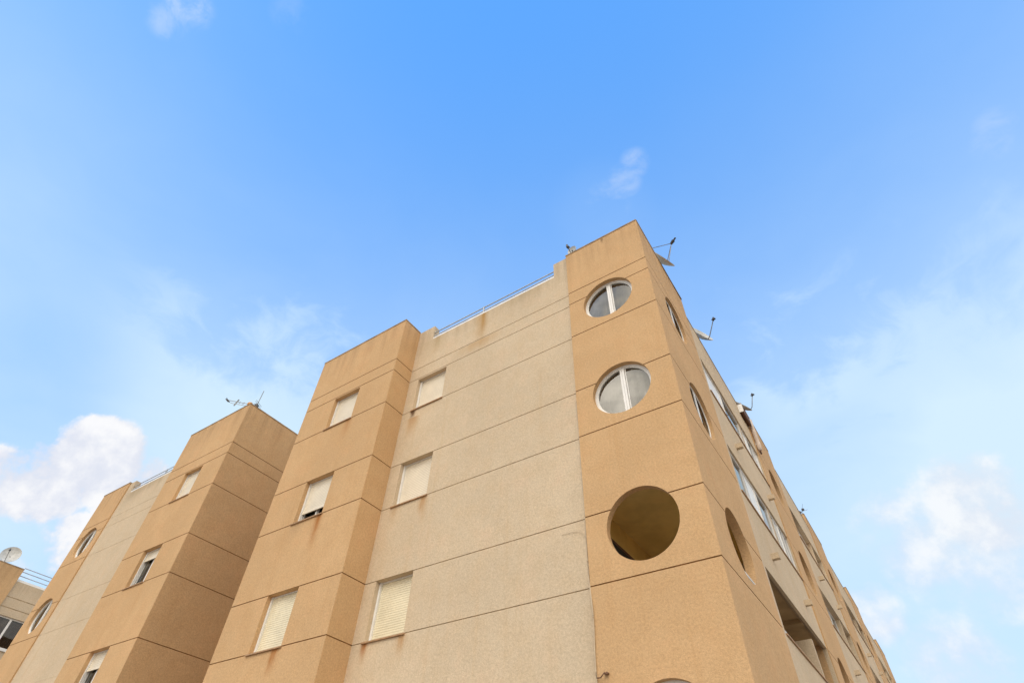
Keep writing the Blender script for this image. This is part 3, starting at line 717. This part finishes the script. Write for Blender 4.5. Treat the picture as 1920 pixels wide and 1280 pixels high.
# ------------------------------------------------------------------ ground
gm, t, out = nt('paving')
geo = node(t, 'ShaderNodeNewGeometry')
n1 = node(t, 'ShaderNodeTexNoise', inp={'Vector': geo.outputs['Position'], 'Scale': 0.6, 'Detail': 6.0})
bs = node(t, 'ShaderNodeBsdfPrincipled', inp={'Base Color': mixc(t, maprange(t, n1.outputs[0], .3, .7), (0.20, 0.152, 0.105), (0.28, 0.215, 0.15)), 'Roughness': 0.9})
t.links.new(bs.outputs[0], out.inputs[0])
g = MB(); g.poly([(-1500, -1500, 0), (1500, -1500, 0), (1500, 1500, 0), (-1500, 1500, 0)], gm); g.build('ground', kind='structure')
km = plain('kerb_concrete', (0.38, 0.36, 0.33), 0.9, var=0.2, bump=0.3)
pv = MB()
pv.box(FRONT, -60, 3.0, 0.63, 3.2, 0.0, 0.13, km, skip='d'); pv.box(FRONT, 0.02, 3.0, -50, 0.629, 0.0, 0.13, km, skip='d')
pv.build('pavement', kind='structure')

# ------------------------------------------------------------------ camera
yaw, pitch, roll = -0.6209, 0.8163, 0.0412
cy, sy, cp, sp = math.cos(yaw), math.sin(yaw), math.cos(pitch), math.sin(pitch)
fw_ = Vector((sy * cp, cy * cp, sp)); r_ = Vector((cy, -sy, 0)); u_ = r_.cross(fw_)
cr, sr = math.cos(roll), math.sin(roll)
R0, R1, R2 = r_ * cr + u_ * sr, -r_ * sr + u_ * cr, fw_
cam = bpy.data.cameras.new('camera'); co = bpy.data.objects.new('camera', cam); COL.objects.link(co)
mat = Matrix((R0, R1, -R2)).transposed().to_4x4(); mat.translation = Vector((1.8431, -7.9184, 1.5977))
co.matrix_world = mat
cam.sensor_width = 36; cam.lens = 1036.956 / 1920 * 36; cam.clip_end = 6000; cam.clip_start = 0.05
scene.camera = co
def pdir(px, py):
    return (R0 * ((px - 960) / 1036.956) + R1 * (-(py - 640) / 1036.956) + R2).normalized()

# ------------------------------------------------------------------ light: soft sun through thin cloud, sky with clouds
EL, AZ = math.radians(50), math.radians(168)        # azimuth of the sun clockwise from +y
sd_ = Vector((math.sin(AZ) * math.cos(EL), math.cos(AZ) * math.cos(EL), math.sin(EL)))
sun = bpy.data.lights.new('sun', 'SUN'); sun.energy = 0.9; sun.angle = math.radians(35); sun.color = (1.0, 0.95, 0.87)
so = bpy.data.objects.new('sun', sun); COL.objects.link(so); so.rotation_euler = (-sd_).to_track_quat('-Z', 'Y').to_euler(); so.location = (0, -20, 40)

w = bpy.data.worlds.new('World'); scene.world = w; w.use_nodes = True
t = w.node_tree; t.nodes.clear()
out = t.nodes.new('ShaderNodeOutputWorld')
tc = node(t, 'ShaderNodeTexCoord'); D = tc.outputs['Generated']
sky = node(t, 'ShaderNodeTexSky', sky_type='NISHITA'); sky.sun_disc = False
sky.sun_elevation = EL; sky.sun_rotation = AZ; sky.air_density = 1.0; sky.dust_density = 0.0; sky.ozone_density = 2.2
STR = 0.15
SKYGAIN = (0.62, 1.44, 1.92)
base = mixc(t, 0.62, mixc(t, 1.0, sky.outputs[0], SKYGAIN, 'MULTIPLY'), (0.54, 1.84, 4.7))
sep = node(t, 'ShaderNodeSeparateXYZ', inp={0: D})
def blob(px, py, rad, wgt, d=None):
    d = d or pdir(px, py)
    dp = node(t, 'ShaderNodeVectorMath', operation='DOT_PRODUCT', inp={0: D, 1: tuple(d)})
    return mth(t, 'MULTIPLY', maprange(t, dp.outputs['Value'], math.cos(math.radians(rad)), 1.0), wgt)
def add(*xs):
    r = xs[0]
    for x in xs[1:]: r = mth(t, 'ADD', r, x)
    return r
mp = node(t, 'ShaderNodeMapping', inp={'Vector': D}); mp.inputs['Scale'].default_value = (1.0, 1.0, 1.9)
warp = node(t, 'ShaderNodeTexNoise', inp={'Vector': mp.outputs[0], 'Scale': 3.0, 'Detail': 3.0})
wv = node(t, 'ShaderNodeVectorMath', operation='SCALE', inp={0: warp.outputs['Color'], 'Scale': 0.35})
wp = node(t, 'ShaderNodeVectorMath', operation='ADD', inp={0: mp.outputs[0], 1: wv.outputs[0]})
nA = node(t, 'ShaderNodeTexNoise', inp={'Vector': wp.outputs[0], 'Scale': 2.6, 'Detail': 7.0, 'Roughness': 0.55}).outputs[0]
nB = node(t, 'ShaderNodeTexNoise', inp={'Vector': wp.outputs[0], 'Scale': 7.5, 'Detail': 9.0, 'Roughness': 0.60}).outputs[0]
# haze that whitens the lower sky, with a thin uneven veil of cloud in it
haze = maprange(t, sep.outputs[2], 1.05, 0.35, 0.0, 0.84)
ze = mth(t, 'ADD', sep.outputs[2], mth(t, 'MULTIPLY', mth(t, 'SUBTRACT', nB, 0.5), 0.42))
edge = maprange(t, ze, 0.70, 0.58)
biasA = add(mth(t, 'MULTIPLY', edge, add(blob(1700, 680, 20, 0.24), blob(520, 680, 17, 0.30), blob(1450, 640, 9, 0.12), blob(760, 600, 8, .1))),
            blob(60, 730, 8, -0.12), blob(1620, 880, 8, -0.10), blob(1800, 1120, 16, 0.10), blob(1130, 400, 6, .05))
veil = mth(t, 'ADD', mth(t, 'ADD', haze, mth(t, 'MULTIPLY', maprange(t, nA, 0.3, 0.75, -0.5, 0.5, False), mth(t, 'MULTIPLY', haze, 0.30))), biasA, clamp=True)
# heaped clouds and wisps
def mx(*xs):
    r = xs[0]
    for x in xs[1:]: r = mth(t, 'MAXIMUM', r, x)
    return r
def flatblob(px, py, rad, wgt, soft=0.45):
    d = pdir(px, py)
    dp = node(t, 'ShaderNodeVectorMath', operation='DOT_PRODUCT', inp={0: D, 1: tuple(d)})
    return mth(t, 'MULTIPLY', maprange(t, dp.outputs['Value'], math.cos(math.radians(rad)), math.cos(math.radians(rad * soft))), wgt)
biasB = mx(flatblob(190, 862, 4.8, 0.47), flatblob(80, 905, 4.4, 0.43), flatblob(250, 910, 4.2, 0.41), flatblob(10, 905, 3.8, 0.40), flatblob(125, 1010, 3.0, 0.31), flatblob(80, 1050, 2.4, 0.27),
           flatblob(1160, 350, 4.0, 0.0, 0.1))
puff = node(t, 'ShaderNodeTexNoise', inp={'Vector': D, 'Scale': 17.0, 'Detail': 9.0, 'Roughness': 0.58}).outputs[0]
def BK(*xs):
    global bankmask
    bankmask = mx(*xs); return bankmask
bank = mth(t, 'MULTIPLY', maprange(t, mth(t, 'ADD', mth(t, 'MULTIPLY', puff, 0.7), mth(t, 'ADD', mth(t, 'MULTIPLY', nB, 0.35), BK(flatblob(1830, 950, 5.5, 0.40, 0.2), flatblob(1730, 1000, 6.5, 0.30, 0.2), flatblob(1640, 1150, 3.2, 0.30, .2), flatblob(1800, 1250, 5, 0.28, .2), flatblob(1880, 1060, 6, 0.25, .2)))), 0.62, 0.98), 0.75)
heap = mth(t, 'MULTIPLY', maprange(t, mth(t, 'ADD', mth(t, 'MULTIPLY', puff, 0.9), mth(t, 'ADD', mth(t, 'MULTIPLY', nB, 0.25), biasB)), 0.79, 0.98), 0.92)
wa, wb = pdir(1100, 420), pdir(1200, 280)
wn = node(t, 'ShaderNodeTexNoise', inp={'Vector': wp.outputs[0], 'Scale': 13.0, 'Detail': 7.0, 'Roughness': 0.62}).outputs[0]
wmask = mx(flatblob(1190, 305, 1.7, 1.0, 0.0), flatblob(1170, 340, 2.0, 0.9, 0.0), flatblob(1140, 380, 2.6, 0.8, 0.0), flatblob(350, 8, 2.3, 1.3, 0.0), flatblob(310, 40, 1.7, 0.9, 0.0), flatblob(1865, 235, 1.6, 0.5, 0.0), flatblob(1858, 270, 1.6, 0.5, 0.0), flatblob(545, 25, 2.0, 0.3, 0.0))
wisp = mth(t, 'MULTIPLY', mth(t, 'MULTIPLY', wmask, maprange(t, wn, 0.40, 0.68)), 0.32)
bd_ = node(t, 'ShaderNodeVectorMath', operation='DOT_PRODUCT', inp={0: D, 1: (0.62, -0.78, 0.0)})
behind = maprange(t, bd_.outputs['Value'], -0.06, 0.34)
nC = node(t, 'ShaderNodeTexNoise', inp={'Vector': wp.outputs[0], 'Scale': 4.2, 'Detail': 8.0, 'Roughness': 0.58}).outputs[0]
cover = mth(t, 'MULTIPLY', behind, maprange(t, nC, 0.25, 0.55, 0.45, 1.0))  # out-of-frame cloud; its eastward spread is added to lift ambient on the walls
shade = maprange(t, nB, 0.35, 0.68, 0.80, 1.08)
def cc(v): return [x / STR for x in v]
veilc = mixc(t, 1.0, cc((0.48, 0.615, 0.72)), (1, 1, 1), 'MULTIPLY')
heapc = mixc(t, maprange(t, puff, 0.40, 0.66), cc((0.55, 0.565, 0.63)), cc((0.71, 0.70, 0.70)))
backc = mixc(t, maprange(t, nC, 0.34, 0.66), cc((0.82, 0.77, 0.70)), cc((1.84, 1.64, 1.38)))  # colour of that unseen cloud, brightened and warmed as added fill light
c = mixc(t, veil, base, veilc)
c = mixc(t, wisp, c, cc((0.60, 0.645, 0.70)))
c = mixc(t, mth(t, 'MULTIPLY', bank, maprange(t, bankmask, 0.02, 0.15)), c, heapc)
c = mixc(t, mth(t, 'MULTIPLY', heap, maprange(t, biasB, 0.02, 0.15)), c, heapc)
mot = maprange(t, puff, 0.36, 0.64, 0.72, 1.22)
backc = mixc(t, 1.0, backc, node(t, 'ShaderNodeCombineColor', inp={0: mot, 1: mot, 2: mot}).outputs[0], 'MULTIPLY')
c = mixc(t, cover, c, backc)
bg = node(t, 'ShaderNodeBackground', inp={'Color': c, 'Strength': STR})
t.links.new(bg.outputs[0], out.inputs[0])

# ------------------------------------------------------------------ picture
scene.view_settings.view_transform = 'Standard'; scene.view_settings.look = 'None'
scene.view_settings.exposure = 0.5; scene.view_settings.gamma = 1.0
scene.render.engine = 'CYCLES'
scene.cycles.diffuse_bounces = 8; scene.cycles.max_bounces = 16; scene.cycles.transparent_max_bounces = 12
scene.render.resolution_x, scene.render.resolution_y = 1024, 682
